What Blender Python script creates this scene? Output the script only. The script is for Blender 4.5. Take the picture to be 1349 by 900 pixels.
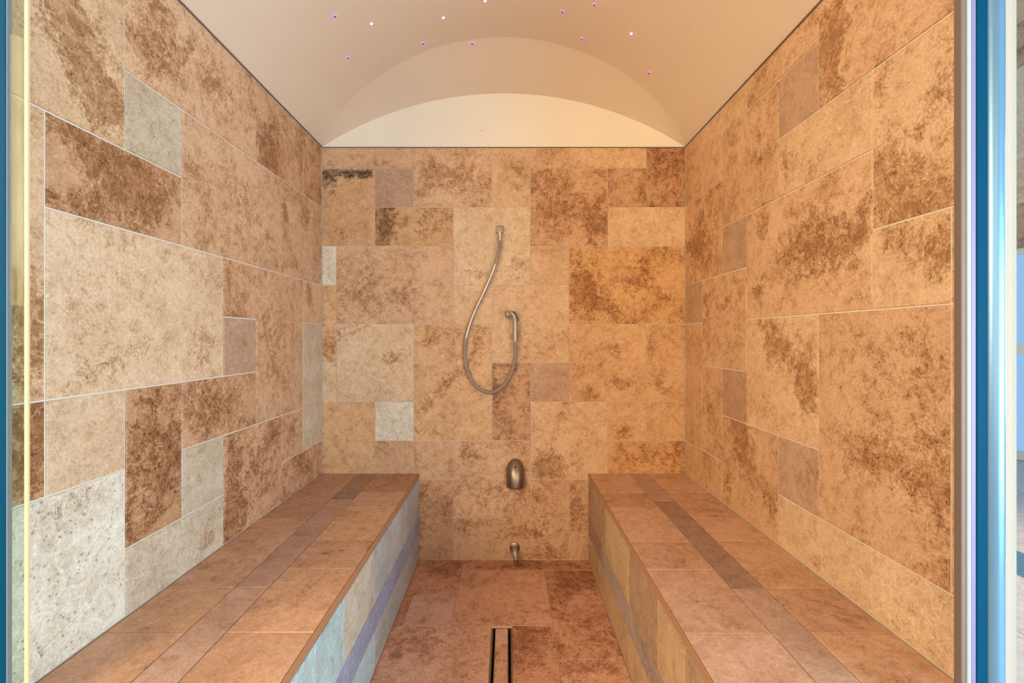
import bpy, bmesh, math, random
from mathutils import Vector, Matrix, noise as mnoise

for o in list(bpy.data.objects): bpy.data.objects.remove(o)
SC = bpy.context.scene
COL = SC.collection
U = 0.2032            # one small tile
CAMZ = 1.16
D = 12 * U            # distance camera - rear wall

# ------------------------------------------------------------------ camera
cam = bpy.data.cameras.new('camera'); camo = bpy.data.objects.new('camera', cam); COL.objects.link(camo)
cam.sensor_width = 36; cam.lens = 615.6 / 1349 * 36
camo.location = (0, 0, CAMZ); camo.rotation_euler = (math.pi/2, 0, 0)
cam.shift_x = (674.5 - 669) / 1349; cam.shift_y = -(450 - 445) / 1349
cam.clip_start = 0.02
SC.camera = camo

# ------------------------------------------------------------------ view + light
SC.view_settings.view_transform = 'Standard'; SC.view_settings.look = 'None'
SC.view_settings.exposure = 0.0; SC.view_settings.gamma = 1; SC.view_settings.use_curve_mapping = False
W = bpy.data.worlds.new('sky'); SC.world = W; W.use_nodes = True
bg = W.node_tree.nodes['Background']; bg.inputs[0].default_value = (0.62, 0.80, 1.0, 1); bg.inputs[1].default_value = 1.0

def area(name, loc, target, size, power, col, sy=None):
    l = bpy.data.lights.new(name, 'AREA'); l.energy = power; l.color = col
    l.shape = 'RECTANGLE'; l.size = size; l.size_y = sy or size
    o = bpy.data.objects.new(name, l); COL.objects.link(o); o.location = loc
    o.rotation_euler = (Vector(target) - Vector(loc)).to_track_quat('-Z', 'Y').to_euler()
    return o
area('window_daylight', (2.2, -0.9, 0.95), (-0.7, 1.4, 0.8), 1.6, 132, (0.56, 0.82, 1.0), 1.3)
area('warm_fill', (-1.9, -0.9, 1.9), (0.9, 2.0, 1.1), 1.2, 108, (1.0, 0.71, 0.36), 1.2)  # added outside the room to warm the right wall
area('soft_fill', (0.0, -1.6, 1.5), (0.0, 2.4, 1.2), 2.0, 34, (1.0, 0.81, 0.60), 1.6)  # added soft fill behind the camera, mainly for the ceiling

# ------------------------------------------------------------------ helpers
def lin(c):
    return tuple(((v/255)/12.92 if v/255 <= 0.04045 else (((v/255)+0.055)/1.055)**2.4) for v in c)
def tag(o, label=None, cat=None, group=None, kind=None):
    if label: o['label'] = label
    if cat: o['category'] = cat
    if group: o['group'] = group
    if kind: o['kind'] = kind
    return o
def link(name, me, parent=None, mat=None, smooth=False):
    o = bpy.data.objects.new(name, me); COL.objects.link(o)
    if mat: me.materials.append(mat)
    if smooth:
        for p in me.polygons: p.use_smooth = True
    if parent: o.parent = parent
    return o
def empty(name, loc, label, cat, group=None):
    o = bpy.data.objects.new(name, None); COL.objects.link(o); o.location = loc; o.empty_display_size = 0.05
    return tag(o, label, cat, group)
def mesh(name, verts, faces):
    me = bpy.data.meshes.new(name); me.from_pydata([tuple(v) for v in verts], [], faces); me.update(); return me
class MB:
    def __init__(s): s.v = []; s.f = []
    def box(s, x0, x1, y0, y1, z0, z1):
        n = len(s.v)
        for z in (z0, z1):
            for x, y in ((x0, y0), (x1, y0), (x1, y1), (x0, y1)): s.v.append(Vector((x, y, z)))
        s.f += [(n+3, n+2, n+1, n), (n+4, n+5, n+6, n+7), (n, n+1, n+5, n+4), (n+1, n+2, n+6, n+5), (n+2, n+3, n+7, n+6), (n+3, n, n+4, n+7)]
        return s
    def sweep(s, pts, rad, seg=16, cap=True):
        pts = [Vector(p) for p in pts]; n = len(pts)
        if not hasattr(rad, '__len__'): rad = [rad]*n
        base = len(s.v); up = None
        for i, p in enumerate(pts):
            t = (pts[min(i+1, n-1)] - pts[max(i-1, 0)]).normalized()
            if up is None:
                up = Vector((0, 0, 1)) if abs(t.z) < 0.9 else Vector((0, 1, 0))
            a = t.cross(up).normalized(); b = a.cross(t).normalized(); up = b
            for k in range(seg):
                th = 2*math.pi*k/seg
                s.v.append(p + (a*math.cos(th) + b*math.sin(th))*rad[i])
        for i in range(n-1):
            for k in range(seg):
                q = base+i*seg
                s.f.append((q+k, q+(k+1) % seg, q+seg+(k+1) % seg, q+seg+k))
        if cap:
            s.f.append(tuple(base+k for k in reversed(range(seg))))
            s.f.append(tuple(base+(n-1)*seg+k for k in range(seg)))
        return s
    def build(s, name, mat, parent=None, smooth=False, bevel=0, origin=None):
        off = Vector(origin) if origin else Vector((0, 0, 0))
        me = mesh(name, [v-off for v in s.v], s.f)
        bm = bmesh.new(); bm.from_mesh(me); bmesh.ops.recalc_face_normals(bm, faces=bm.faces); bm.to_mesh(me); bm.free()
        o = link(name, me, parent, mat, smooth)
        if bevel:
            b = o.modifiers.new('bevel', 'BEVEL'); b.width = bevel; b.segments = 3; b.limit_method = 'ANGLE'
        if smooth:
            for e in me.edges: pass
            try: me.set_sharp_from_angle(angle=math.radians(40))
            except Exception: pass
        if origin and not parent: o.location = origin
        return o
def catmull(P, n=10):
    P = [Vector(p) for p in P]; out = []
    Q = [2*P[0]-P[1]] + P + [2*P[-1]-P[-2]]
    for i in range(1, len(Q)-2):
        for k in range(n):
            t = k/n; a, b, c, d = Q[i-1], Q[i], Q[i+1], Q[i+2]
            out.append(0.5*((2*b)+(c-a)*t+(2*a-5*b+4*c-d)*t*t+(3*b-a-3*c+d)*t**3))
    out.append(P[-1]); return out

# ------------------------------------------------------------------ materials
def newmat(name):
    m = bpy.data.materials.new(name); m.use_nodes = True
    nt = m.node_tree; b = nt.nodes['Principled BSDF']; return m, nt, b
def nd(nt, t, **kw):
    n = nt.nodes.new(t)
    for k, v in kw.items():
        if hasattr(n, k): setattr(n, k, v)
    return n
def plain(name, col, rough=0.5, metal=0, spec=0.5, bump=0, bs=200):
    m, nt, b = newmat(name)
    b.inputs['Base Color'].default_value = (*lin(col), 1); b.inputs['Roughness'].default_value = rough
    b.inputs['Metallic'].default_value = metal; b.inputs['Specular IOR Level'].default_value = spec
    tc = nd(nt, 'ShaderNodeTexCoord'); nz = nd(nt, 'ShaderNodeTexNoise'); nz.inputs['Scale'].default_value = bs
    nt.links.new(tc.outputs['Object'], nz.inputs['Vector'])
    mr = nd(nt, 'ShaderNodeMapRange'); mr.inputs[3].default_value = max(0.02, rough-0.05); mr.inputs[4].default_value = min(1, rough+0.05)
    nt.links.new(nz.outputs[0], mr.inputs[0]); nt.links.new(mr.outputs[0], b.inputs['Roughness'])
    if bump:
        bp = nd(nt, 'ShaderNodeBump'); bp.inputs['Strength'].default_value = bump; bp.inputs['Distance'].default_value = 0.002
        nt.links.new(nz.outputs[0], bp.inputs['Height']); nt.links.new(bp.outputs[0], b.inputs['Normal'])
    return m
def stone(name, speck=1.0, vein=1.0, bump=0.5, aniso=(1, 1, 1), rough=0.5, spec=0.35):
    m, nt, b = newmat(name); L = nt.links.new
    def attr(n): a = nd(nt, 'ShaderNodeAttribute'); a.attribute_name = n; return a
    def math_(op, x, y=None, clamp=False):
        n = nd(nt, 'ShaderNodeMath', operation=op); n.use_clamp = clamp
        for i, q in enumerate((x, y)):
            if q is None: continue
            if isinstance(q, (int, float)): n.inputs[i].default_value = q
            else: L(q, n.inputs[i])
        return n.outputs[0]
    def mrange(x, a, c, d=0, e=1, smooth=True):
        n = nd(nt, 'ShaderNodeMapRange'); n.interpolation_type = 'SMOOTHSTEP' if smooth else 'LINEAR'
        L(x, n.inputs[0])
        for i, q in zip((1, 2, 3, 4), (a, c, d, e)): n.inputs[i].default_value = q
        return n.outputs[0]
    def mix(f, c1, c2, mode='MIX'):
        n = nd(nt, 'ShaderNodeMix'); n.data_type = 'RGBA'; n.blend_type = mode
        if isinstance(f, (int, float)): n.inputs[0].default_value = f
        else: L(f, n.inputs[0])
        for i, q in ((6, c1), (7, c2)):
            if isinstance(q, tuple): n.inputs[i].default_value = (*q, 1)
            else: L(q, n.inputs[i])
        return n.outputs[2]
    tcol = attr('tcol').outputs['Color']; tdark = attr('tdark').outputs['Color']
    mask = attr('mask').outputs['Fac']; seed = attr('seed').outputs['Fac']; spk = attr('speck').outputs['Fac']
    geo = nd(nt, 'ShaderNodeNewGeometry')
    mp = nd(nt, 'ShaderNodeVectorMath', operation='MULTIPLY'); mp.inputs[1].default_value = aniso; L(geo.outputs['Position'], mp.inputs[0])
    cmb = nd(nt, 'ShaderNodeCombineXYZ'); L(seed, cmb.inputs[0]); L(math_('MULTIPLY', seed, 1.7), cmb.inputs[1]); L(math_('MULTIPLY', seed, 2.9), cmb.inputs[2])
    va = nd(nt, 'ShaderNodeVectorMath', operation='ADD'); L(mp.outputs[0], va.inputs[0]); L(cmb.outputs[0], va.inputs[1])
    def noise(sc, det=6, ro=0.6, dist=0.0, ntype='FBM'):
        n = nd(nt, 'ShaderNodeTexNoise'); n.inputs['Scale'].default_value = sc; n.inputs['Detail'].default_value = det
        n.inputs['Roughness'].default_value = ro; n.inputs['Distortion'].default_value = dist
        L(va.outputs[0], n.inputs['Vector']); return n.outputs[0]
    cloud = noise(6, 8, 0.68, 0.5); mid = noise(30, 8, 0.75, 0.7); fine = noise(150, 5, 0.75, 0.5); veinn = noise(9, 7, 0.6, 1.6)
    v = math_('ADD', mask, math_('MULTIPLY', math_('SUBTRACT', cloud, 0.5), 1.7))
    v = math_('ADD', v, math_('MULTIPLY', math_('SUBTRACT', mid, 0.5), 1.5))
    v = math_('ADD', v, math_('MULTIPLY', math_('SUBTRACT', fine, 0.5), 1.3))
    patch = math_('MULTIPLY', mrange(v, 0.34, 0.90), math_('MULTIPLY', mrange(mid, 0.34, 0.56, 0.62, 1.0), mrange(fine, 0.32, 0.55, 0.72, 1.0)))
    # soft tonal clouding
    c = mix(mrange(mid, 0.35, 0.68), mix(1.0, tcol, (1.13, 1.15, 1.18), 'MULTIPLY'), mix(1.0, tcol, (0.86, 0.81, 0.74), 'MULTIPLY'))
    c = mix(mrange(cloud, 0.46, 0.66, 0, 0.5), c, mix(1.0, tcol, (0.80, 0.72, 0.64), 'MULTIPLY'))
    c = mix(mrange(cloud, 0.48, 0.36, 0, 0.6), c, mix(1.0, tcol, (1.16, 1.20, 1.26), 'MULTIPLY'))
    dk = mix(mrange(mid, 0.35, 0.65), mix(1.0, tdark, (1.22, 1.2, 1.2), 'MULTIPLY'), mix(1.0, tdark, (0.80, 0.76, 0.72), 'MULTIPLY'))
    c = mix(patch, c, dk)
    # pale veins
    vein2 = noise(17, 8, 0.68, 1.2)
    dkv = math_('MULTIPLY', mrange(math_('ABSOLUTE', math_('SUBTRACT', vein2, 0.52)), 0.0, 0.012, 1, 0), mrange(mid, 0.45, 0.6, 0.0, 0.6*vein))
    c = mix(dkv, c, mix(1.0, tdark, (0.85, 0.82, 0.8), 'MULTIPLY'))
    ridge = mrange(math_('ABSOLUTE', math_('SUBTRACT', veinn, 0.5)), 0.0, 0.016, 1, 0)
    ridge = math_('MULTIPLY', ridge, mrange(mid, 0.42, 0.55, 0.1, 0.6*vein))
    c = mix(ridge, c, mix(1.0, tcol, (1.35, 1.38, 1.42), 'MULTIPLY'))
    # fine grain
    c = mix(math_('MULTIPLY', mrange(fine, 0.5, 0.72), 0.75*speck), c, mix(1.0, c, (0.66, 0.58, 0.52), 'MULTIPLY'))
    c = mix(math_('MULTIPLY', mrange(fine, 0.5, 0.32), 0.7*speck), c, mix(1.0, c, (1.30, 1.33, 1.38), 'MULTIPLY'))
    # pits
    vo = nd(nt, 'ShaderNodeTexVoronoi'); vo.inputs['Scale'].default_value = 70; L(va.outputs[0], vo.inputs['Vector'])
    pits = mrange(vo.outputs['Distance'], 0.10, 0.26, 1, 0)
    gate = mrange(math_('ADD', math_('ADD', mid, math_('MULTIPLY', patch, 0.12)), math_('MULTIPLY', spk, 0.12)), 0.60, 0.70)
    pits = math_('MULTIPLY', math_('MULTIPLY', pits, gate), 0.75*speck)
    c = mix(pits, c, mix(1.0, c, (0.42, 0.34, 0.29), 'MULTIPLY'))
    vc = nd(nt, 'ShaderNodeTexVoronoi'); vc.inputs['Scale'].default_value = 95; L(va.outputs[0], vc.inputs['Vector'])
    chips = math_('MULTIPLY', mrange(vc.outputs['Distance'], 0.12, 0.28, 1, 0), mrange(mid, 0.47, 0.38))
    c = mix(math_('MULTIPLY', chips, 0.6*speck), c, mix(1.0, c, (1.35, 1.40, 1.48), 'MULTIPLY'))
    L(c, b.inputs['Base Color'])
    h = math_('ADD', math_('MULTIPLY', mid, 0.35), math_('MULTIPLY', fine, 0.6)); h = math_('SUBTRACT', h, pits)
    h = math_('SUBTRACT', h, math_('MULTIPLY', patch, 0.15))
    bp = nd(nt, 'ShaderNodeBump'); bp.inputs['Strength'].default_value = bump; bp.inputs['Distance'].default_value = 0.003
    L(h, bp.inputs['Height']); L(bp.outputs[0], b.inputs['Normal'])
    b.inputs['Specular IOR Level'].default_value = spec
    L(mrange(fine, 0.3, 0.7, rough-0.1, rough+0.15), b.inputs['Roughness'])
    return m
M_TRAV = stone('travertine')
M_SAND = stone('sandstone', speck=0.85, vein=0.3, bump=0.5, rough=0.6)
M_GROUT = plain('grout', (226, 214, 196), 0.9, bump=0.3, bs=300)
M_GROUTD = plain('bench_grout', (214, 176, 146), 0.9, bump=0.3, bs=300)
M_GROUTF = plain('floor_grout', (222, 186, 156), 0.9, bump=0.3, bs=300)
M_NOSE = plain('nosing_stone', (168, 120, 86), 0.5, bump=0.3, bs=120)
M_BLACK = plain('dark_void', (22, 16, 14), 0.8)
M_STEEL = plain('brushed_steel', (176, 166, 156), 0.28, 1.0, bs=400)
M_CHROME = plain('chrome', (176, 166, 156), 0.34, .6)
M_BRONZE = plain('satin_nickel', (150, 132, 116), 0.36, 1.0, bs=300)

def plaster(name, col):
    m, nt, b = newmat(name); L = nt.links.new
    tc = nd(nt, 'ShaderNodeNewGeometry'); n = nd(nt, 'ShaderNodeTexNoise'); n.inputs['Scale'].default_value = 1.6; n.inputs['Detail'].default_value = 4
    n.inputs['Distortion'].default_value = 0.6
    L(tc.outputs['Position'], n.inputs['Vector'])
    mx = nd(nt, 'ShaderNodeMix'); mx.data_type = 'RGBA'; L(n.outputs[0], mx.inputs[0])
    mx.inputs[6].default_value = (*lin(col), 1); mx.inputs[7].default_value = (*lin(tuple(max(0, q-10) for q in col)), 1)
    L(mx.outputs[2], b.inputs['Base Color']); b.inputs['Roughness'].default_value = 0.55; b.inputs['Specular IOR Level'].default_value = 0.35
    n2 = nd(nt, 'ShaderNodeTexNoise'); n2.inputs['Scale'].default_value = 40; L(tc.outputs['Position'], n2.inputs['Vector'])
    bp = nd(nt, 'ShaderNodeBump'); bp.inputs['Strength'].default_value = 0.06; bp.inputs['Distance'].default_value = 0.002
    L(n2.outputs[0], bp.inputs['Height']); L(bp.outputs[0], b.inputs['Normal'])
    return m
M_PLASTER = plaster('vault_plaster', (226, 207, 184))
M_LUNETTE = plaster('end_plaster', (236, 226, 208))

# ------------------------------------------------------------------ tile wall builder
# palette: base, dark patch, default patch level, speck
PAL = {
 'tn': ((204, 169, 132), (160, 118, 78), 0.20, 0.2),
 'tm': ((199, 160, 124), (154, 110, 72), 0.32, 0.4),
 'cr': ((208, 178, 144), (172, 130, 88), 0.18, 0.2),
 'pl': ((197, 180, 156), (172, 145, 116), 0.16, 0.3),
 'wh': ((214, 204, 184), (182, 160, 132), 0.14, 1.4),
 'br': ((193, 150, 113), (142, 96, 60), 0.44, 0.6),
 'db': ((184, 141, 104), (130, 84, 50), 0.56, 0.9),
 'pk': ((180, 146, 120), (160, 120, 92), 0.14, 0.1),
 'or': ((203, 162, 120), (160, 112, 68), 0.26, 0.5),
 'od': ((198, 154, 105), (152, 99, 54), 0.42, 0.5),
 'mo': ((196, 154, 113), (64, 52, 42), 0.04, 0.5),
 'ck': ((196, 154, 110), (108, 72, 40), 0.28, 0.5),
}
def tiled(name, O, e1, e2, tiles, blobs, mat, grout, parent=None, back=None, step=0.11, gap=0.0016, seed=1, origin=None, depth=0.0035, warp=0.0006):
    """tiles: (a0,a1,b0,b1,colour) in small-tile units on the plane O + a*e1 + b*e2; one mesh: tiles, grout bed, backing slab."""
    O = Vector(O); e1 = Vector(e1); e2 = Vector(e2); nrm = e1.cross(e2).normalized()
    V = []; F = []; tc = []; td = []; mk = []; sd = []; sp = []; fm = []
    rnd = random.Random(seed)
    def pt(a, b, h): return O + e1*(a*U) + e2*(b*U) + nrm*h
    g = gap/U; ins = 0.0012/U
    for ti, t in enumerate(tiles):
        a0, a1, b0, b1, c = t[:5]
        base, dark, lev, spk = (PAL[c] if isinstance(c, str) else c)
        j = rnd.uniform(-1, 1)*4; base = tuple(q+j for q in base)
        s = rnd.uniform(0, 40)
        def axis(x0, x1):
            x0 += g; x1 -= g; n = max(2, int((x1-x0-2*ins)/step))
            return [x0] + [x0+ins+(x1-x0-2*ins)*k/n for k in range(n+1)] + [x1]
        A = axis(a0, a1); B = axis(b0, b1); n0 = len(V); na, nb = len(A), len(B)
        dh = rnd.uniform(-0.0004, 0.0004)
        for jb, b in enumerate(B):
            for ia, a in enumerate(A):
                edge = ia in (0, na-1) or jb in (0, nb-1)
                wa = wb = 0
                if ia in (0, 1): wa = mnoise.noise(Vector((b*2.3, s, 0)))
                if ia in (na-2, na-1): wa = -mnoise.noise(Vector((b*2.3, s, 9)))
                if jb in (0, 1): wb = mnoise.noise(Vector((a*2.3, s, 5)))
                if jb in (nb-2, nb-1): wb = -mnoise.noise(Vector((a*2.3, s, 3)))
                V.append(pt(a+abs(wa)*warp/U*(1 if ia < 2 else -1), b+abs(wb)*warp/U*(1 if jb < 2 else -1), (-0.0012 if edge else 0)+dh))
                m = lev
                for (ca, cb, ra, rb, ang, amp) in blobs:
                    if not (a0-.02 <= ca <= a1+.02 and b0-.02 <= cb <= b1+.02): continue
                    da, db = a-ca, b-cb; co, si = math.cos(ang), math.sin(ang)
                    x = (da*co+db*si)/ra; y = (-da*si+db*co)/rb; r2 = x*x+y*y
                    m += amp*math.exp(-r2*1.1)
                mk.append(m)
        for jb in range(nb-1):
            for ia in range(na-1):
                q = n0+jb*na+ia; F.append((q, q+1, q+na+1, q+na)); fm.append(0)
                tc.append(base); td.append(dark); sd.append(s); sp.append(spk)
        ring = [n0+i for i in range(na)] + [n0+k*na+na-1 for k in range(1, nb)] + [n0+(nb-1)*na+i for i in range(na-2, -1, -1)] + [n0+k*na for k in range(nb-2, 0, -1)]
        m0 = len(V)
        for r in ring: V.append(V[r] - nrm*0.004); mk.append(mk[r])
        for k in range(len(ring)):
            k2 = (k+1) % len(ring); F.append((ring[k2], ring[k], m0+k, m0+k2)); fm.append(0)
            tc.append(base); td.append(dark); sd.append(s); sp.append(spk)
    # grout bed + backing slab
    for (a0, a1, b0, b1, th) in back:
        n0 = len(V)
        for h in (-depth, -th):
            for a, b in ((a0, b0), (a1, b0), (a1, b1), (a0, b1)): V.append(pt(a, b, h)); mk.append(0)
        for f in ((0, 1, 2, 3), (7, 6, 5, 4), (1, 0, 4, 5), (2, 1, 5, 6), (3, 2, 6, 7), (0, 3, 7, 4)):
            F.append(tuple(n0+q for q in f)); fm.append(1); tc.append((200, 180, 150)); td.append((160, 120, 90)); sd.append(0); sp.append(0)
    off = Vector(origin) if origin else Vector((0, 0, 0))
    me = mesh(name, [v-off for v in V], F)
    me.materials.append(mat); me.materials.append(grout)
    me.polygons.foreach_set('material_index', fm)
    for nm, arr in (('tcol', tc), ('tdark', td)):
        at = me.attributes.new(nm, 'FLOAT_COLOR', 'CORNER'); buf = []
        for p in me.polygons:
            c = (*lin(arr[p.index]), 1.0); buf.extend(c*len(p.vertices))
        at.data.foreach_set('color', buf)
    for nm, arr in (('seed', sd), ('speck', sp)):
        at = me.attributes.new(nm, 'FLOAT', 'FACE'); at.data.foreach_set('value', arr)
    at = me.attributes.new('mask', 'FLOAT', 'POINT'); at.data.foreach_set('value', mk)
    me.update()
    o = link(name, me, parent)
    if origin and not parent: o.location = origin
    return o

# extents in units u, relative to the camera axis / camera height
XL, XR, ZT, ZF, ZB = -4.776, 4.56, 4.893, -5.71, -3.49
FR = 4.33                                   # front end of the room (units)
BXL, BXR = -2.28, 2.066
def Z(b): return CAMZ + b*U
def BW(px, py): return ((px-669)/51.3, (445-py)/51.3)
def LWp(px, py): y = 12*245/(669-px); return (y, (445-py)/615.6*y)
def RWp(px, py): y = 12*234/(px-669); return (y, (445-py)/615.6*y)

# ---- rear wall
cx = {424: XL, 902: XR}
def bx(p): return cx.get(p, (p-669)/51.3)
rows = [ZT, 4.35, 3.35, 2.35, 1.35, .35, -.65, -1.65, -2.65, -3.65, -4.65, ZF]
BT = [(424,545,0,1,'tm'),(545,648,0,2,'tm'),(648,699,0,2,'tn'),(699,750,0,1,'tm'),(750,852,0,1,'tn'),(852,902,0,2,'db'),
 (424,494,1,3,'mo'),(494,545,1,2,'pk'),(494,597,2,3,'ck'),(597,699,2,4,'cr'),(699,801,1,3,'br'),(801,852,1,2,'db'),(801,902,2,3,'tn'),
 (424,443,3,4,'wh'),(443,597,3,5,'tm'),(699,750,3,4,'tn'),(750,902,3,5,'od'),(424,443,4,6,'or'),(443,545,5,7,'cr'),(597,648,4,5,'tn'),
 (648,750,4,6,'tn'),(545,648,5,8,'or'),(648,699,6,8,'db'),(699,750,6,7,'pk'),(750,852,5,7,'or'),(852,902,5,7,'or'),
 (424,443,6,7,'cr'),(424,494,7,9,'or'),(494,545,7,8,'wh'),(494,545,8,9,'tm'),(545,597,8,9,'tm'),(597,699,8,10,'tm'),
 (699,801,7,9,'tn'),(801,852,7,8,'or'),(852,902,7,8,'or'),(801,902,8,9,'od'),(545,597,9,11,'br'),(597,648,10,11,'tm'),
 (648,750,10,11,'tm'),(699,750,9,10,'tm'),(750,776,9,11,'tm'),(424,545,9,11,'tm'),(776,902,9,11,'tm')]
bt = [(bx(a), bx(b), rows[r1], rows[r0], c) for a, b, r0, r1, c in BT]
def B(px, py, ra, rb, ang=0, amp=.6): a, b = BW(px, py); return (a, b, ra, rb, math.radians(ang), amp)
bb = [B(440,228,.7,.16,0,.9), B(480,230,.5,.14,0,.9), B(435,245,.3,.3,0,.5), B(455,290,.9,.4,-40,.08), B(445,310,.6,.3,0,.1), B(508,297,.3,.6,0,.6), B(560,290,.6,.35,20,.35),
 B(600,240,.8,.6,0,.3), B(680,235,.3,.5,0,.2), B(785,290,.35,.45,0,.6), B(715,245,.5,.4,0,.35), B(745,280,.4,.5,0,.2), B(620,360,.4,.25,0,.45), B(680,350,.3,.5,0,.5),
 B(520,395,.9,.4,30,.3), B(470,400,.6,.5,0,.2), B(465,437,.8,.18,20,.55), B(519,470,.35,.2,0,.75), B(433,455,.3,.6,0,.5),
 B(590,505,1.4,.14,50,.4), B(575,520,1.6,.12,35,.3), B(560,440,.6,.3,0,.3), B(630,440,.2,.9,0,.4),
 B(728,615,.5,.4,0,.95), B(745,545,.8,.22,60,.4), B(790,395,1.4,.35,-50,.45), B(765,395,.3,.6,0,.4), B(840,365,.5,.5,0,.3),
 B(815,460,.2,.15,0,.6), B(820,510,.35,.2,0,.5), B(775,520,.2,.15,0,.6), B(870,510,.3,.3,0,.5), B(822,568,.25,.2,0,.6), B(858,460,.12,.8,0,.35),
 B(660,650,.6,.5,0,.4), B(620,600,.4,.3,0,.4), B(570,720,.9,.1,45,-.4), B(710,655,.3,.3,0,.4), B(760,670,.2,.5,0,.5), B(700,700,1.,.2,0,.4), B(730,730,.8,.2,0,.4),
 B(650,740,.4,.2,0,.4), B(620,700,.4,.4,0,.3), B(850,600,.8,.3,0,.2), B(740,440,.6,.2,30,.3), B(690,450,.3,.5,0,.25)]
wall = tiled('wall_rear', (0, D, CAMZ), (1, 0, 0), (0, 0, 1), bt, bb, M_TRAV, M_GROUT, back=[(XL-.5, XR+.5, ZF-.3, ZT, .1)], seed=3, gap=.0012)
tag(wall, kind='structure')

# ---- left wall  (a = distance from camera)
c = [12, 10.89, 9.87, 8.87, 7.86, 6.85, 5.84, 4.83, 3.82]
LT = [(6,8,2.35,ZT,'tn'),(3,6,3.35,ZT,'tm'),(5,6,2.35,3.35,'pl'),(2,5,1.35,3.35,'tm'),(1,3,3.35,ZT,'br'),(0,1,3.35,ZT,'br'),(0,2,1.35,3.35,'tm'),
 (5,7,1.35,2.35,'br'),(7,8,-.65,2.35,'tn'),(4,7,-.65,1.35,'cr'),(3,4,.35,1.35,'br'),(3,4,-.65,.35,'pk'),(1,3,-1.65,1.35,'tm'),(0,1,.35,1.35,'tn'),
 (0,1,-2.65,.35,'pl'),(6,7,-1.65,-.65,'cr'),(7,8,-1.65,-.65,'br'),(5,6,-2.65,-.65,'db'),(3,5,-1.65,-.65,'br'),(4,5,-2.65,-1.65,'pl'),
 (2,4,-3.49,-1.65,'br'),(4,6,-3.49,-2.65,'pl'),(1,2,-2.65,-1.65,'tm'),(0,2,-3.49,-2.65,'br'),(6,8,-3.49,-1.65,'wh')]
lt = [(max(c[c1], FR), c[c0], z0, z1, k) for c0, c1, z0, z1, k in LT]
def Lb(px, py, ra, rb, ang=0, amp=.6): a, b = LWp(px, py); return (a, b, ra, rb, math.radians(ang), amp)
lb = [Lb(105,75,.22,.9,20,.7), Lb(130,100,.35,.5,30,.75), Lb(75,15,.4,.3,0,.6), Lb(150,140,.4,.25,0,.3), Lb(190,50,.35,.7,0,.45), Lb(215,20,.3,.6,20,.4), Lb(250,60,.9,.15,50,.45),
 Lb(290,110,.5,.3,0,.3), Lb(130,205,.7,.35,-15,.6), Lb(185,260,.8,.35,0,.65), Lb(85,268,.35,.12,0,.5), Lb(75,200,.3,.5,0,-.4), Lb(225,285,.3,.3,0,-.45), Lb(350,200,.5,.6,0,.5), Lb(395,205,.3,.7,0,.3),
 Lb(375,280,.25,.6,0,.5), Lb(400,290,.6,.3,30,.3), Lb(310,240,.9,.6,0,.2), Lb(340,300,.7,.4,0,.25), Lb(42,420,.35,.5,0,.75), Lb(45,480,.3,.3,0,.5), Lb(85,300,.4,.3,0,.35), Lb(150,350,.8,.25,40,.25),
 Lb(160,470,1.2,.25,20,.25), Lb(270,460,.3,.45,0,.55), Lb(245,350,.5,.3,0,.25), Lb(365,470,.5,.8,0,.3), Lb(350,420,.3,.5,0,.3), Lb(407,385,.3,.4,0,.6), Lb(50,580,.4,.6,0,.5),
 Lb(200,660,.4,.7,0,.2), Lb(225,600,.35,.5,0,.25), Lb(200,705,.45,.15,25,-.7), Lb(270,530,.8,.4,0,.35), Lb(330,520,.3,.2,0,-.4), Lb(345,600,.7,.35,45,.5), Lb(310,640,.25,.7,0,.5), Lb(300,690,.3,.3,0,.4),
 Lb(272,713,.2,.12,0,.8), Lb(385,570,.2,.4,0,.6), Lb(395,610,.7,.3,0,.3), Lb(95,660,.5,.1,0,.3)]
wall = tiled('wall_left', (XL*U, 0, CAMZ), (0, 1, 0), (0, 0, 1), lt, lb, M_TRAV, M_GROUT, back=[(FR, 12, ZF-.3, ZT, .1)], seed=5, gap=.0022)
tag(wall, kind='structure')

# ---- right wall (a runs towards the camera so that the normal faces inward)
d = [12, 10.98, 9.95, 8.92, 7.87, 6.86, 5.85, 4.82, 3.8]
RT = [(0,1,3.35,ZT,'tm'),(1,2,3.35,ZT,'tm'),(0,2,1.35,3.35,'br'),(0,1,.35,1.35,'pk'),(2,3,1.35,2.35,'pk'),(2,4,2.35,4.35,'tm'),(2,3,4.35,ZT,'tn'),(3,5,4.35,ZT,'tm'),
 (4,5,3.35,4.35,'pk'),(5,8,3.35,ZT,'tm'),(4,6,2.35,3.35,'tn'),(6,8,1.35,3.35,'tn'),(3,6,.35,2.35,'tm'),(6,7,.35,1.35,'tn'),(7,8,.35,1.35,'tn'),(1,3,-.65,1.35,'tm'),
 (0,1,-2.65,.35,'tm'),(3,5,-1.65,.35,'tn'),(5,7,-2.65,.35,'tm'),(7,8,-2.65,.35,'tn'),(1,2,-2.65,-.65,'tm'),(2,3,-1.65,-.65,'pk'),(2,4,-3.49,-1.65,'tm'),
 (4,5,-2.65,-1.65,'pk'),(4,6,-3.49,-2.65,'cr'),(6,8,-3.49,-2.65,'cr'),(0,2,-3.49,-2.65,'tm'),(3,4,3.35,4.35,'tm')]
RT = [t for t in RT if t != (3,4,3.35,4.35,'tm')]
rt = [(-d[c0], -max(d[c1], FR), z0, z1, k) for c0, c1, z0, z1, k in RT]
def Rb(px, py, ra, rb, ang=0, amp=.6): a, b = RWp(px, py); return (-a, b, ra, rb, math.radians(ang), amp)
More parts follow.
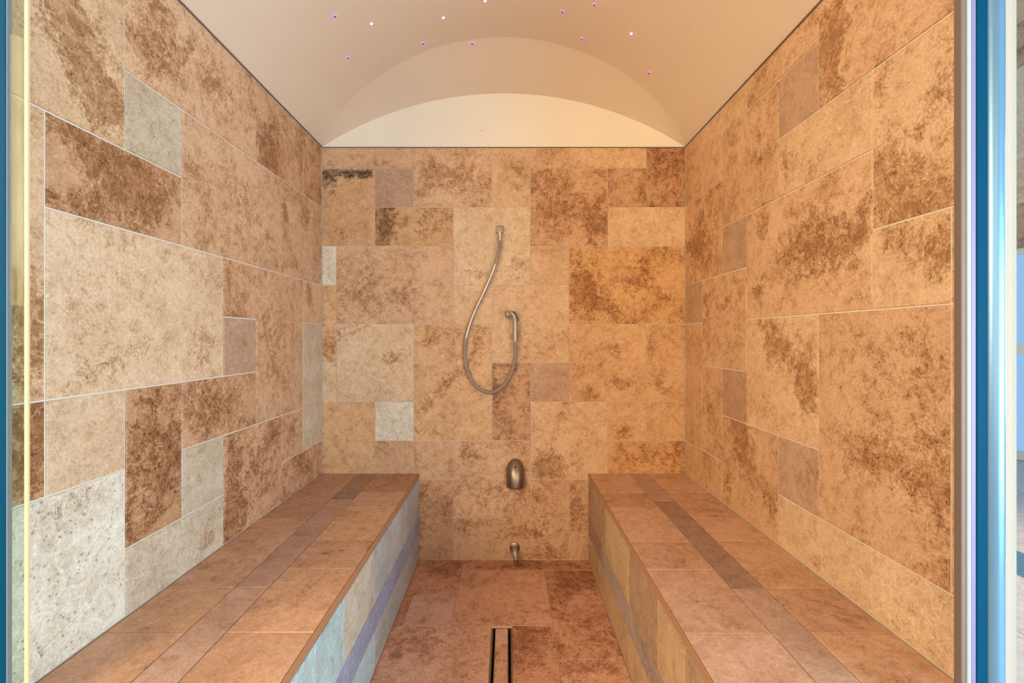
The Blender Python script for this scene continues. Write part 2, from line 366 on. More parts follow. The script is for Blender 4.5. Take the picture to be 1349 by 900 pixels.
rb_ = [Rb(1095,90,.18,.8,10,.85), Rb(1100,20,.3,.5,0,.5), Rb(1075,110,.4,.3,0,.2), Rb(1050,60,.8,.2,40,.3), Rb(1170,240,.45,.5,0,.85), Rb(1200,270,.4,.35,0,.6), Rb(1210,160,.9,.15,30,.35), Rb(1250,90,.25,1.,0,.5),
 Rb(1160,120,.15,.5,0,.35), Rb(1040,215,.3,.3,0,.5), Rb(1060,230,.6,.2,30,.3), Rb(1005,290,.3,.35,0,.5), Rb(1070,320,.5,.5,0,.5), Rb(1110,310,.5,.4,0,.45), Rb(1040,340,.3,.3,0,.4), Rb(1000,390,.2,.3,0,.5), Rb(1035,400,.4,.12,0,.35),
 Rb(970,190,.3,.6,0,.3), Rb(1000,180,.4,.5,0,.35), Rb(920,320,.6,.7,0,.35), Rb(1245,320,.3,.3,0,.5), Rb(1180,310,.3,.2,0,.35), Rb(1240,340,.2,.3,0,.3), Rb(930,420,.25,.7,0,.5), Rb(965,400,.4,.6,0,.25),
 Rb(1030,455,.75,.45,-40,.6), Rb(1060,520,.3,.5,0,.65), Rb(1010,440,.3,.3,0,.4), Rb(1010,530,.15,.15,0,.5), Rb(1190,630,.9,.3,-15,.5), Rb(1150,590,.5,.3,0,.35), Rb(1240,590,.4,.5,0,.45), Rb(1200,470,.9,.4,20,.25), Rb(1120,500,.4,.6,0,.15),
 Rb(975,580,.45,.7,0,.75), Rb(1015,660,.25,.3,0,.7), Rb(960,640,.2,.4,0,.5), Rb(1000,620,.3,.3,0,.1), Rb(1065,620,.3,.3,0,.4), Rb(1075,740,.15,.15,0,.7), Rb(1180,800,.6,.2,0,.3), Rb(1240,760,.3,.3,0,.25), Rb(935,560,.3,.8,0,.3)]
wall = tiled('wall_right', (XR*U, 0, CAMZ), (0, -1, 0), (0, 0, 1), rt, rb_, M_TRAV, M_GROUT, back=[(-12, -FR, ZF-.3, ZT, .1)], seed=8, gap=.0021)
tag(wall, kind='structure')

# ---- floor
FP = {'f1': ((206, 157, 128), (160, 112, 84), 0.34, 1.2), 'f2': ((196, 144, 114), (142, 96, 68), 0.48, 1.2), 'f3': ((206, 162, 140), (166, 122, 98), 0.24, 1.0)}
N0 = 3.0
FT = [(-1.13, BXR, 11.47, 12, FP['f2']), (BXL, -1.13, 10.37, 12, FP['f2']), (-1.13, .9, 9.26, 11.47, FP['f1']), (.9, BXR, 8.3, 11.47, FP['f2']),
 (-2.1, -1.13, 9.26, 10.37, FP['f3']), (BXL, -2.1, 8.3, 10.37, FP['f2']), (BXL, -.315, 7.2, 9.26, FP['f1']), (.08, .9, 7.2, 9.26, FP['f2']), (.9, BXR, 6.2, 8.3, FP['f1']),
 (BXL, -.315, 5.2, 7.2, FP['f2']), (.08, .9, 5.2, 7.2, FP['f1']), (.9, BXR, 4.2, 6.2, FP['f2']), (BXL, -.315, N0, 5.2, FP['f1']), (.08, .9, N0, 5.2, FP['f2']), (.9, BXR, N0, 4.2, FP['f1'])]
FT[5] = (BXL, -2.1, 9.26, 10.37, FP['f2'])
def Fb(px, py, ra, rb, ang=0, amp=.6): y = 3515/(py-445); return ((px-669)/615.6*y, y, ra, rb, math.radians(ang), amp)
fb = [Fb(770,765,.5,.5,0,.6), Fb(740,770,.3,.8,0,.5), Fb(520,863,.1,.12,0,1.2), Fb(700,845,.35,.5,0,.5), Fb(770,880,.9,.15,0,.6), Fb(800,800,.3,.6,0,.3), Fb(680,745,.8,.15,0,.5), Fb(580,750,.6,.5,0,.2), Fb(560,840,.8,.3,0,.35), Fb(640,820,.3,.15,0,.3)]
fl = tiled('floor', (0, 0, Z(ZF)), (1, 0, 0), (0, 1, 0), FT, fb, M_TRAV, M_GROUTF,
           back=[(XL-.5, -.315, N0, 12.5, .08), (.08, XR+.5, N0, 12.5, .08), (-.315, .08, 9.2, 12.5, .08)], seed=11, gap=.0012)
tag(fl, kind='structure')

# ---- vault
XC = (XL+XR)/2; HWD = (XR-XL)/2; RISE = 1.9; RR = (HWD**2+RISE**2)/(2*RISE)
def vh(x): return ZT + RISE - RR + math.sqrt(max(0, RR*RR-(x-XC)**2))
LR = 1.38; LRR = (HWD**2+LR**2)/(2*LR)
def lh(x): return ZT + LR - LRR + math.sqrt(max(0, LRR*LRR-(x-XC)**2))
def crease_y(x):
    """distance of the crease where the barrel starts to fall towards the rear wall"""
    best = None
    if abs(x-XC) > HWD-1e-4: return 12.0
    lo, hi = 9.0, 12.0
    def f(y):
        px = 669+x/y*615.6; off = abs(px-663); r = 286.0
        if off >= 239: return -1e3 if y > 11 else 1e3
        ycur = 192-143+r-math.sqrt(r*r-off*off) if False else 49+271.0-math.sqrt(271.0**2-off*off)
        return (445-vh(x)/y*615.6)-ycur
    for _ in range(50):
        m = (lo+hi)/2
        if f(m) > 0: hi = m
        else: lo = m
    return lo
N = 96; prof = [XC-HWD*math.cos(math.pi*i/N) for i in range(N+1)]
V = []; F = []; TH = .35
cys = []
for x in prof:
    # closed-form substitute for the solved crease: elliptical in plan
    t = (x-XC)/HWD
    cys.append(12-1.42*(max(0, 1-t*t))**0.62)
for i, x in enumerate(prof):
    cy = cys[i]
    for y, z in ((FR, vh(x)), ((FR+cy)/2, vh(x)), (cy-.02, vh(x))): V.append((x*U, y*U, Z(z)))
    K = 8
    for k in range(1, K+1):
        s = k/K; yy = cy+(12-cy)*s; zz = vh(x)+(lh(x)-vh(x))*(s**1.15)
        V.append((x*U, yy*U, Z(zz)))
R_ = 3+8
for i in range(N):
    for k in range(R_-1):
        q = i*R_+k; F.append((q, q+1, q+R_+1, q+R_))
# outer skin
n0 = len(V)
for i, x in enumerate(prof):
    for y in (FR, 12.0): V.append((x*U*1.03, y*U, Z(vh(x)+TH)))
for i in range(N):
    q = n0+2*i; F.append((q, q+2, q+3, q+1)); 
    F.append((i*R_, (i+1)*R_, q+2, q)); F.append((i*R_+R_-1, q+1, q+3, (i+1)*R_+R_-1))
for i in (0, N):
    F.append(tuple([i*R_+k for k in range(R_)] + [n0+2*i+1, n0+2*i]))
me = mesh('ceiling', V, F); ce = link('ceiling', me, None, M_PLASTER, True); tag(ce, kind='structure')
try: me.set_sharp_from_angle(angle=math.radians(9))
except Exception: pass
# lunette end wall above the rear tiles
V = []; F = []
for x in prof:
    for y in (12.0, 12.45):
        V.append((x*U, y*U, Z(ZT)+.0005)); V.append((x*U, y*U, Z(lh(x))))
for i in range(N):
    q = 4*i; F += [(q, q+4, q+5, q+1), (q+2, q+3, q+7, q+6), (q+1, q+5, q+7, q+3), (q, q+2, q+6, q+4)]
F += [(0, 1, 3, 2), (4*N, 4*N+2, 4*N+3, 4*N+1)]
lu = link('wall_lunette', mesh('wall_lunette', V, F), None, M_LUNETTE); tag(lu, kind='structure')
# thin shadow-gap trims on top of the tiles
tm_ = plain('trim_grey', (120, 104, 92), 0.7)
for nm, bxx in (('trim_1', (XL*U, (XL+.03)*U, FR*U, D, Z(ZT)-.003, Z(ZT)+.001)), ('trim_2', ((XR-.03)*U, XR*U, FR*U, D, Z(ZT)-.003, Z(ZT)+.001)),
                ('trim_3', ((XL+.03)*U, (XR-.03)*U, D-.005, D, Z(ZT)-.004, Z(ZT)))):
    tag(MB().box(*bxx).build(nm, tm_), kind='structure')

# ------------------------------------------------------------------ benches
S1 = ((194, 152, 122), (152, 112, 84), .18, .1); S2 = ((186, 146, 120), (148, 110, 88), .12, .1); S3 = ((198, 156, 122), (160, 114, 82), .2, .2)
S4 = ((184, 142, 114), (140, 100, 78), .32, .2); S5 = ((190, 150, 122), (162, 118, 94), .16, .1)
P1 = ((180, 146, 128), (146, 112, 96), .15, 0); P2 = ((158, 126, 108), (120, 92, 80), .3, 0); P3 = ((188, 154, 134), (154, 120, 102), .12, 0)
G1 = ((168, 186, 184), (150, 146, 134), .15, .1); G2 = ((172, 172, 168), (142, 134, 126), .15, .1); G3 = ((188, 176, 156), (158, 134, 108), .2, .1); GP = ((146, 150, 168), (122, 122, 136), .1, 0)  # left front: blue of the window light put into the tile colour
H1 = ((186, 156, 124), (156, 120, 88), .15, .1); H2 = ((172, 142, 116), (142, 108, 84), .2, .1); H3 = ((186, 155, 120), (162, 126, 88), .15, .1); HP = ((158, 140, 130), (126, 106, 98), .15, 0)
BN = FR
def bench(side):
    L = side == 'left'
    lab = 'long stone-topped bench along the left wall, tiled front with cool daylight in its colour' if L else 'long stone-topped bench along the right wall, beige tiled front'
    inner = BXL if L else BXR; outer = XL if L else XR
    t = empty('tiled_bench', ((inner+outer)/2*U, 8*U, Z(ZF)), lab, 'bench', 'tiled benches along the side walls')
    org = t.location.copy()
    nose = inner + (.05 if L else -.05)*0
    if L:
        s0, s1 = -3.82, -3.34
        out = [12, 9.04, 8.1, 6.53, 5.54, BN]; oc = [S2, S1, S1, S3, S1]
        inn = [12, 10.6, 9.62, 8.07, 7.06, 5.53, BN]; ic = [S4, S5, S3, S4, S1, S5]
        st = [12, 10.08, 6.53, BN]; sc = [P2, P1, P3]
        T = [(outer+.01, s0, out[i+1], out[i], oc[i]) for i in range(5)] + [(s1, nose-.017, inn[i+1], inn[i], ic[i]) for i in range(6)] + [(s0, s1, st[i+1], st[i], sc[i]) for i in range(3)]
    else:
        s0, s1 = 3.12, 3.58
        out = [12, 10.55, 9.07, 8.04, 6.51, 5.51, BN]; oc = [S1, S4, S1, S3, S4, S3]
        inn = [12, 10.53, 9.59, 8.0, 7.03, 5.51, BN]; ic = [S1, S4, S5, S4, S5, S5]
        st = [12, 9.99, 6.5, BN]; sc = [P1, P2, P3]
        T = [(s1, outer-.01, out[i+1], out[i], oc[i]) for i in range(6)] + [(nose+.017, s0, inn[i+1], inn[i], ic[i]) for i in range(6)] + [(s0, s1, st[i+1], st[i], sc[i]) for i in range(3)]
    a0, a1 = min(nose, outer), max(nose, outer)
    if L: a0 += .01; a1 -= .017
    else: a1 -= .01; a0 += .017
    bl = []
    if L: bl = [(-4.2, 7.3, .9, .08, .2, .4), (-2.9, 7.6, .6, .1, .3, .5), (-2.8, 6.4, .1, .4, 0, .4)]
    else: bl = [(2.6, 6.2, .08, .5, .4, .4), (4.1, 5.9, .6, .1, -.3, .3)]
    seat = tiled('seat_slab', (0, 0, Z(ZB)), (1, 0, 0), (0, 1, 0), T, bl, M_SAND, M_GROUTD, back=[(a0, a1, BN, 12, .02)], parent=t, origin=org, seed=21 if L else 22, gap=.0013)
    m = MB()
    if L: m.box((nose-.018)*U, (nose+.012)*U, BN*U, D, Z(ZB)-.021, Z(ZB)-.0002)
    else: m.box((nose-.012)*U, (nose+.018)*U, BN*U, D, Z(ZB)-.012, Z(ZB)-.0002)
    n = m.build('nosing', M_NOSE, t, bevel=.002, origin=org)
    # core, near-black so the gap under the nosing reads as shadow
    m = MB(); e = .25
    x0, x1 = (outer*U+.001, inner*U-.014) if L else (inner*U+.014, outer*U-.001)
    m.box(x0, x1, BN*U, D-.001, Z(ZF)+.0002, Z(ZB)-.0215); m.build('body', M_BLACK, t, origin=org)
    za, zb = -4.57, -5.04; zt = ZB-(.132 if L else .118); zf = ZF+.01
    if L:
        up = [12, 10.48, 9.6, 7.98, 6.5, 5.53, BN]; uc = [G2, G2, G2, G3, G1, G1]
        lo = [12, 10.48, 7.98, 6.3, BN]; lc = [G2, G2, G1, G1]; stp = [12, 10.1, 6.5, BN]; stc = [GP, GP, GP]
    else:
        up = [12, 9.9, 7.96, 6.44, 5.46, BN]; uc = [H2, H1, H2, H3, H2]
        lo = [12, 9.9, 7.96, 6.44, BN]; lc = [H2, H3, H1, H1]; stp = [12, 10.3, 6.5, BN]; stc = [P2, HP, HP]
    sg = 1 if L else -1
    T = []
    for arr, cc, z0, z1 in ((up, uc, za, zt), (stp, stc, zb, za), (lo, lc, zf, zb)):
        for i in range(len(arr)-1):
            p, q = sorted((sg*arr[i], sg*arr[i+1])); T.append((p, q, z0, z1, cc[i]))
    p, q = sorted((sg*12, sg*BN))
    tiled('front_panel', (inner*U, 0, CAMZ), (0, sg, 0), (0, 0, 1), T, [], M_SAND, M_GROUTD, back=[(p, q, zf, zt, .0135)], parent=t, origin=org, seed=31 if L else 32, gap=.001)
    return t
bench('left'); bench('right')

# ------------------------------------------------------------------ floor drain
dr = empty('floor_drain', (-.115*U, 6*U, Z(ZF)), 'narrow linear slot drain with tiled insert set in the floor between the benches', 'drain')
og = dr.location.copy()
y0, y1 = N0*U, 9.19*U; xa, xb = -.31*U, .075*U; zf = Z(ZF)
m = MB(); m.box(xa, xb, y0, y1, zf-.055, zf-.052); m.box(xa, xa+.0015, y0, y1, zf-.052, zf-.0005); m.box(xb-.0015, xb, y0, y1, zf-.052, zf-.0005); m.box(xa, xb, y1-.0015, y1, zf-.052, zf-.001)
m.build('trough', M_BLACK, dr, origin=og)
for x0, x1 in ((xa+.0015, xa+.004), (xb-.004, xb-.0015)):
    MB().box(x0, x1, y0, y1-.002, zf-.05, zf-.0004).build('edge_strip', M_STEEL, dr, origin=og)
tiled('tile_insert', (0, 0, zf), (1, 0, 0), (0, 1, 0), [(-.235, .0, 8.72, 9.17, FP['f3']), (-.235, .0, 6.7, 8.72, FP['f1']), (-.235, .0, N0, 6.7, FP['f1'])], [], M_TRAV, M_GROUTF, back=[(-.235, 0, N0, 9.17, .052)], parent=dr, origin=og, seed=44, gap=.0006)
for x0, x1 in ((-.242*U, -.235*U), (0, .007*U)):
    MB().box(x0, x1, y0, 9.17*U, zf-.05, zf-.0004).build('insert_rim', M_STEEL, dr, origin=og)

# ------------------------------------------------------------------ hand shower on the rear wall
def W(px, py, dep=0.0):
    """point standing dep metres in front of the rear wall"""
    y = D-dep
    return Vector(((px-669)/615.6*y, y, CAMZ+(445-py)/615.6*y))
hs = empty('hand_shower', W(659, 305), 'chrome hand shower with metal hose looping down from an outlet on the rear wall', 'shower')
og = hs.location.copy()
p = W(658.5, 303)
m = MB(); m.box(p.x-.019, p.x+.019, D-.016, D-.0005, p.z-.017, p.z+.019)
o = m.build('wall_plate', M_BRONZE, hs, bevel=.004, origin=og)
m = MB(); m.sweep([W(658.5, 307, .012), W(658.5, 307, .034)], .011, 20); m.sweep([W(658.5, 306, .03), W(658.7, 311, .03), W(658.7, 313, .03), W(658.7, 319, .03)], [.0125, .0125, .009, .0075], 20)
m.build('hose_union', M_CHROME, hs, True, bevel=.001, origin=og)
hp = [(658.7,317,.03),(657.5,328,.03),(653,347,.026),(645,368,.02),(636,388,.017),(626,409,.015),(618,430,.014),(613,451,.014),(612.5,470,.014),(616,490,.015),(625,506,.016),(636,515,.018),(648,517,.02),(660,511,.022),(670,499,.025),(676,484,.028),(679,467,.032),(678.6,452,.036)]
cur = catmull([W(*q) for q in hp], 26)
s_r = .0086; rad = [s_r + (.0012 if i % 2 else 0) for i in range(len(cur))]
m = MB(); m.sweep(cur, rad, 14); m.build('hose', M_CHROME, hs, True, origin=og)
# holder and handset
m = MB()
c0 = W(678.6, 443.5, .0); 
m.sweep([Vector((c0.x, D-.0005, c0.z)), Vector((c0.x, D-.006, c0.z)), Vector((c0.x, D-.007, c0.z)), Vector((c0.x, D-.034, c0.z))], [.018, .018, .010, .009], 24)
cc = W(678.6, 443.5, .036)
pts = [cc+Vector((math.cos(a)*.0125, 0, 0))+Vector((0, math.sin(a)*.0125, 0)) for a in [math.radians(60+300*k/20-90+60) for k in range(21)]]
ring = [(cc + Vector((.0155*math.sin(math.radians(a)), .0155*math.cos(math.radians(a)), 0))) for a in range(-150, 151, 12)]
for dz in (-.009, -.003, .003, .009): m.sweep([q+Vector((0, 0, dz)) for q in ring], .0052 if abs(dz) < .005 else .0042, 10)
m.build('holder', M_CHROME, hs, True, origin=og)
m = MB()
hd = catmull([W(678.7, 449, .036), W(678.7, 441, .036), W(678.7, 432, .037), W(678.4, 424, .039), W(677.6, 417.5, .042), W(675, 413.5, .045), W(671.5, 412.6, .047)], 6)
nn = len(hd); rr = []
for i in range(nn):
    s = i/(nn-1); rr.append(.0108+.0028*s if s < .75 else .0132)
m.sweep(hd, rr, 20)
hst = m.build('handset', M_CHROME, hs, True, origin=og)
m = MB(); a = W(673, 413.0, .046); b_ = W(666.3, 414.4, .049); dv = (b_-a)
m.sweep([a, a+dv*.25, a+dv*.45, a+dv*.9, b_], [.0135, .017, .0215, .0225, .0205], 24)
o = m.build('spray_head', M_CHROME, hst, True, origin=og)
m = MB(); m.sweep([b_+dv*.0, b_+dv.normalized()*.0015], .0135, 24); m.build('spray_face', plain('nozzle_grey', (96, 90, 88), .5), hst, True, origin=og)
m = MB(); m.sweep(catmull([W(675, 410.5, .054), W(678.5, 412.5, .058), W(681, 417, .060), W(683.3, 423, .061)], 5), [.0032]*15+[.002], 10)
m.build('trigger', plain('trigger_dark', (92, 82, 78), .35, 1.0), hst, True, origin=og)

# ------------------------------------------------------------------ steam outlet hood
st = empty('steam_outlet', W(679, 622), 'arched satin-nickel steam outlet hood on the lower rear wall between the benches', 'steam outlet')
og = st.location.copy()
V = []; F = []; na, nh = 24, 22; bot = W(679, 639.5); H = .139; HW = .048
for j in range(nh+1):
    s = j/nh
    w = HW*(1 if s < .42 else math.sqrt(max(0, 1-((s-.42)/.58)**2.2)))*(1-.05*(1-s)) ; w = max(w, .0015)
    if s < .42: w = HW*(.97+.03*s/.42)
    dpt = .060*(1-s)**.0*(1-(s)**2.4)**.75 + .004
    for i in range(na+1):
        th = math.pi*i/na
        V.append((bot.x-w*math.cos(th), D-dpt*math.sin(th)**.8-.0004, bot.z+H*s))
for j in range(nh):
    for i in range(na): q = j*(na+1)+i; F.append((q, q+1, q+na+2, q+na+1))
me = mesh('hood', [Vector(v)-og for v in V], F); ho = link('hood', me, st, M_BRONZE, True)
so = ho.modifiers.new('thickness', 'SOLIDIFY'); so.thickness = .002; so.offset = 1
m = MB(); q = W(679, 611.5, 0); m.sweep([Vector((q.x-.0005, D-.052, q.z)), Vector((q.x-.0005, D-.0585, q.z))], .0036, 14)
m.build('fixing_screw', M_BLACK, st, True, origin=og)
m = MB(); m.box(bot.x-.036, bot.x+.036, D-.008, D-.0006, bot.z+.004, bot.z+.06); m.build('back_plate', M_BLACK, st, origin=og)

# ------------------------------------------------------------------ low spout
sp = empty('water_spout', W(678, 720), 'small chrome water spout low on the rear wall just above the floor', 'spout')
og = sp.location.copy(); q = W(678, 721, 0)
m = MB(); m.sweep([Vector((q.x, D-.0005, q.z)), Vector((q.x, D-.006, q.z)), Vector((q.x, D-.011, q.z))], [.0265, .0265, .017], 28)
m.build('escutcheon', M_BRONZE, sp, True, origin=og)
m = MB(); m.sweep(catmull([(q.x, D-.008, q.z), (q.x, D-.03, q.z), (q.x+.001, D-.045, q.z-.008), (q.x+.004, D-.052, q.z-.026), (q.x+.006, D-.054, q.z-.044)], 6), [.0125]*12+[.012]*12+[.0105], 18)
so_ = m.build('spout_tube', M_CHROME, sp, True, origin=og)
m = MB(); m.sweep([(q.x+.0058, D-.054, q.z-.038), (q.x+.0064, D-.0543, q.z-.049)], [.0125, .0125], 18); m.build('outlet_ring', M_BRONZE, so_, True, origin=og)

# ------------------------------------------------------------------ star lights
def emis(name, col, s):
    m, nt, b = newmat(name); b.inputs['Base Color'].default_value = (*lin(col), 1)
    b.inputs['Emission Color'].default_value = (*lin(col), 1); b.inputs['Emission Strength'].default_value = s; return m
E_PINK = emis('star_purple', (120, 16, 140), 0.5); E_WHITE = emis('star_white', (255, 225, 245), 2.5)
M_HALO = emis('star_halo', (222, 140, 212), 0.6)  # glowing ring imitates the pink halo round each star
def vault_hit(px, py):
    dx, dz = (px-669)/615.6, (445-py)/615.6
    for k in range(4000):
        y = 5+7.0*k/4000; x = dx*y; z = dz*y
        if y >= 11.99: break
        t = (x-XC)/HWD
        if abs(t) >= 1: continue
        cy = 12-1.42*(1-t*t)**.62; top = vh(x)
        if y > cy: top = vh(x)+(lh(x)-vh(x))*(((y-cy)/(12-cy))**1.15)
        if z >= top:
            e = .02; g = (vh(x+e)-vh(x-e))/(2*e)
            return Vector((x*U, y*U, Z(top))), Vector((g, 0, -1)).normalized()
    return Vector((dx*12*U, D, CAMZ+dz*12*U)), Vector((0, -1, 0))
stars = [(441,21,1,0,'leftmost pink star light of the upper vault'),(489,31,.9,1,'white-centred star light nearest the leftmost pink one'),(458,76,1,0,'lowest pink star light on the left haunch of the vault'),
 (505,75,.8,0,'faint pink star light just right of the lowest left one'),(557,57,1.1,0,'pink star light just above the left side of the rear arch'),(584,23,.9,1,'bright white star light left of the vault crown'),
 (622,57,1.1,0,'pink star light on the rear arch crease near the crown'),(639,1,.9,1,'bright star light at the top edge of the photo'),(675,39,.7,0,'small pink star light right above the arch crown'),
 (741,15,1,0,'pink star light right of the crown, left of the topmost right one'),(783,6,.95,0,'pink star light closest to the top edge, right of centre'),(767,51,1,0,'pink star light just above the right side of the rear arch'),
 (832,44,.9,1,'white-centred star light on the right of the vault'),(907,31,.45,0,'tiny dark star light farthest right on the vault'),(855,96,1.1,0,'lowest pink star light on the right haunch of the vault'),(635,172,.55,0,'tiny star light on the pale lunette above the rear tiles')]
halo_me = dotme = None
def star_mesh():
    m = MB(); seg = 20; prof_ = [(.0072, .0), (.0070, .0016), (.0046, .0022), (.0040, .0008)]
    for r, h in prof_:
        for k in range(seg): a = 2*math.pi*k/seg; m.v.append(Vector((r*math.cos(a), r*math.sin(a), h)))
    for j in range(3):
        for k in range(seg): m.f.append((j*seg+k, j*seg+(k+1) % seg, (j+1)*seg+(k+1) % seg, (j+1)*seg+k))
    a = mesh('halo_rim', m.v, m.f); a.materials.append(M_HALO)
    out = []
    for mt in (E_PINK, E_WHITE):
        bm = bmesh.new(); bmesh.ops.create_icosphere(bm, subdivisions=2, radius=.0042); me = bpy.data.meshes.new('crystal'); bm.to_mesh(me); bm.free(); me.materials.append(mt); out.append(me)
    for z_ in [a]+out:
        for p_ in z_.polygons: p_.use_smooth = True
    return a, out
halo_me, dots = star_mesh()
for px, py, s, w, lab in stars:
    P, nn_ = vault_hit(px, py)
    e = empty('star_light', P, lab, 'ceiling light', 'star lights in the vaulted ceiling')
    e.rotation_euler = nn_.to_track_quat('Z', 'Y').to_euler(); e.scale = (s*1.12, s*1.12, s*1.12)
    r = bpy.data.objects.new('halo_rim', halo_me); COL.objects.link(r); r.parent = e
    q = bpy.data.objects.new('crystal', dots[w]); COL.objects.link(q); q.parent = e; q.location = (0, 0, .001)

# ------------------------------------------------------------------ glazed front
M_SATIN = plain('satin_aluminium', (116, 98, 88), .6, .1, bs=60)
M_WHITE = plain('white_seal', (164, 182, 190), .5)
M_LILAC = plain('lilac_gasket', (124, 112, 150), .5)
M_BLUE = plain('blue_edge', (0, 62, 92), .6, spec=.05)
M_ICE = plain('polished_aluminium', (104, 146, 176), .32, .5)
M_YEL = plain('cream_seal', (214, 194, 146), .4)
def glass(name, col, refl):
    m, nt, b = newmat(name); L = nt.links.new; out = nt.nodes['Material Output']
    nt.nodes.remove(b); tr = nd(nt, 'ShaderNodeBsdfTransparent'); tr.inputs[0].default_value = (*lin(col), 1)
    gl = nd(nt, 'ShaderNodeBsdfGlossy'); gl.inputs['Roughness'].default_value = .01; gl.inputs[0].default_value = (.92, .96, 1, 1)
    mx = nd(nt, 'ShaderNodeMixShader')
    nz = nd(nt, 'ShaderNodeTexNoise'); nz.inputs['Scale'].default_value = 3
    mr = nd(nt, 'ShaderNodeMapRange'); mr.inputs[3].default_value = refl-.01; mr.inputs[4].default_value = refl+.01; L(nz.outputs[0], mr.inputs[0]); L(mr.outputs[0], mx.inputs[0])
    L(tr.outputs[0], mx.inputs[1]); L(gl.outputs[0], mx.inputs[2]); L(mx.outputs[0], out.inputs[0]); return m
M_GLASS = glass('greenish_glass', (240, 250, 244), .006)
M_DOORG = glass('coated_glass', (200, 225, 235), .82)
PH = Z(ZT)-.006; PF = Z(ZF)+.001; Y0 = .855; Y1 = .875
def X(px): return (px-669)/615.6*Y0
t = empty('door_post', (.89, .865, PF), 'tall blue and silver aluminium door post in front of the right wall', 'door post', 'posts of the glass front')
og = t.location.copy()
MB().box(.834, X(1276), Y0+.004, Y1, PF, PH).build('flange', M_SATIN, t, bevel=.002, origin=og)
MB().sweep([((X(1276)+X(1281))/2, Y0+.004, PF), ((X(1276)+X(1281))/2, Y0+.004, PH)], (X(1281)-X(1276))/2, 14).build('seal_strip', M_WHITE, t, True, origin=og)
MB().box(X(1281), X(1287.5), Y0+.002, Y1, PF, PH).build('gasket', M_LILAC, t, bevel=.001, origin=og)
MB().box(X(1287.5), X(1301), Y0, Y1, PF, PH).build('blue_glass_edge', M_BLUE, t, bevel=.001, origin=og)
cxp = (X(1301)+X(1325.5))/2; rp = (X(1325.5)-X(1301))/2
MB().sweep([(cxp, Y0+.008, PF), (cxp, Y0+.008, PH)], rp, 40).build('round_profile', M_ICE, t, True, origin=og)

YL = .78
def XLp(px): return (px-669)/615.6*YL
t = empty('door_post', (-.85, .79, PF), 'slim grey and dark blue door post at the left edge of the photo', 'door post', 'posts of the glass front')
og = t.location.copy()
MB().box(XLp(-16), -.8395, YL+.002, YL+.012, PF, PH).build('flange', plain('grey_anodised', (150, 142, 148), .5, .1), t, bevel=.001, origin=og)
MB().box(XLp(-16), XLp(6.5), YL, YL+.0018, PF, PH).build('blue_glass_edge', M_BLUE, t, origin=og)
gp = empty('glass_panel', (XLp(24), .787, PF), 'narrow strip of greenish glass with a cream edge seal beside the left wall', 'glass panel')
og = gp.location.copy()
MB().box(-.8393, XLp(27.5), YL+.004, YL+.009, PF, PH).build('pane', M_GLASS, gp, origin=og)
MB().box(XLp(28), XLp(32.5), YL+.004, YL+.0095, PF, PH).build('edge_seal', M_YEL, gp, bevel=.0015, origin=og)

# added unseen slab left of the opening, stops warm light leaking onto the bench
wf = MB().box(-2.6, -.94, .80, .878, Z(ZF)+.001, 2.6).build('wall_light_block', M_PLASTER); tag(wf, kind='structure')

# opened glass door, seen as a bright sliver reflecting the pool room
dg = empty('glass_door', (.965, .85, PF), 'reflective glass door leaf swung open at the right edge of the photo', 'door')
og = dg.location.copy(); a0 = Vector((.945, .868)); dr_ = Vector((math.sin(math.radians(45)), -math.cos(math.radians(45)))); nr = Vector((dr_.y, -dr_.x))*.006
q0, q1 = a0, a0+dr_*.62
V = []
for z_ in (PF+.01, PH-.02):
    for p_ in (q0, q1, q1-nr, q0-nr): V.append(Vector((p_.x, p_.y, z_))-og)
me = mesh('pane', V, [(3, 2, 1, 0), (4, 5, 6, 7), (0, 1, 5, 4), (1, 2, 6, 5), (2, 3, 7, 6), (3, 0, 4, 7)]); link('pane', me, dg, M_DOORG)

# ------------------------------------------------------------------ pool room behind the camera
M_GREYST = stone('grey_paving', speck=.6, vein=.2, bump=.3, rough=.35)
GR = ((176, 168, 168), (140, 130, 130), .2, .3)
pf = tiled('floor_pool', (0, 0, Z(ZF)), (1, 0, 0), (0, 1, 0), [(-14+2*i, -12+2*i, -16+3*j, -13+3*j, GR) for i in range(12) for j in range(6)] + [(-14+2*i, -12+2*i, 2, N0, GR) for i in range(12)], [], M_GREYST, M_GROUT,
           back=[(-14, 10, -16, N0, .08)], seed=60, step=.9)
tag(pf, kind='structure')
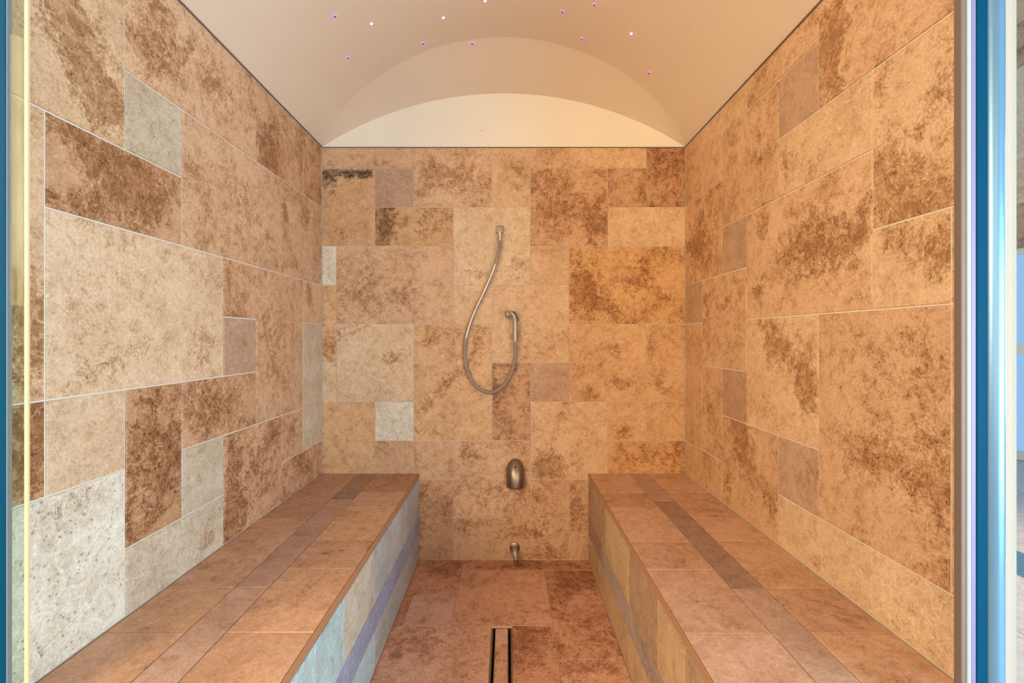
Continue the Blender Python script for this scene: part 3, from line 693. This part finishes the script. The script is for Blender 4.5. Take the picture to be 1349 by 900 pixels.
# outer wall with two-light window wall (a runs along -x so that it faces the camera side)
OY = -3.0
wt = []
def wrect(x0, x1, z0, z1, k, n=1):
    wt.append((-x1/U, -x0/U, (z0-CAMZ)/U, (z1-CAMZ)/U, k))
ops = [(-3.1, -1.9), (-1.5, -.3)]
keys = ['tm', 'br', 'tn', 'or', 'cr', 'db']; rn = random.Random(4)
def fillr(x0, x1, z0, z1):
    nx = max(1, round((x1-x0)/.4)); nz = max(1, round((z1-z0)/.4))
    for i in range(nx):
        for j in range(nz): wrect(x0+(x1-x0)*i/nx, x0+(x1-x0)*(i+1)/nx, z0+(z1-z0)*j/nz, z0+(z1-z0)*(j+1)/nz, rn.choice(keys))
fillr(-3.9, -3.1, .0, 2.0); fillr(-1.9, -1.5, .0, 2.0); fillr(-.3, 2.0, .0, 2.0); fillr(-3.9, 2.0, 2.0, 5.4)
bks = [(-x1/U, -x0/U, (z0-CAMZ)/U, (z1-CAMZ)/U, .12) for x0, x1, z0, z1 in ((-3.9, -3.1, 0, 2), (-1.9, -1.5, 0, 2), (-.3, 2, 0, 2), (-3.9, 2, 2, 5.4))]
ow = tiled('wall_pool', (0, OY, CAMZ), (-1, 0, 0), (0, 0, 1), wt, [], M_TRAV, M_GROUT, back=bks, seed=70, step=.5)
tag(ow, kind='structure')
M_FRAME = plain('cream_frame', (226, 214, 190), .5)
for n_, (x0, x1) in enumerate(ops, 1):
    t = bpy.data.objects.new('window_%d' % n_, None); COL.objects.link(t); t.location = ((x0+x1)/2, OY-.06, .002); tag(t, kind='structure')
    m = MB()
    for a, b_, c_, d_ in ((x0, x0+.05, 0, 2), (x1-.05, x1, 0, 2), (x0+.05, x1-.05, 1.95, 2), (x0+.05, x1-.05, 0, .08), (x0+.05, x1-.05, 1.0, 1.1), ((x0+x1)/2-.02, (x0+x1)/2+.02, .08, 1.95)):
        m.box(a, b_, OY-.09, OY-.03, c_+.004, d_-.002)
    m.build('window_frame', M_FRAME, t, origin=t.location.copy())
    MB().box(x0+.05, x1-.05, OY-.062, OY-.056, .08, 1.95).build('pane', glass('window_glass', (225, 240, 250), .06), t, origin=t.location.copy())
gr = MB()
for k in range(14): gr.box(-1.5+.0, -.2, -.95+.02*k, -.94+.02*k, Z(ZF)+.001, Z(ZF)+.006)
gr.box(-1.5, -1.48, -.95, -.68, Z(ZF)+.001, Z(ZF)+.007); gr.box(-.2, -.18, -.95, -.68, Z(ZF)+.001, Z(ZF)+.007)
tag(gr.build('floor_grille', M_ICE), 'pale ribbed floor grille mirrored in the open glass door', 'grille')
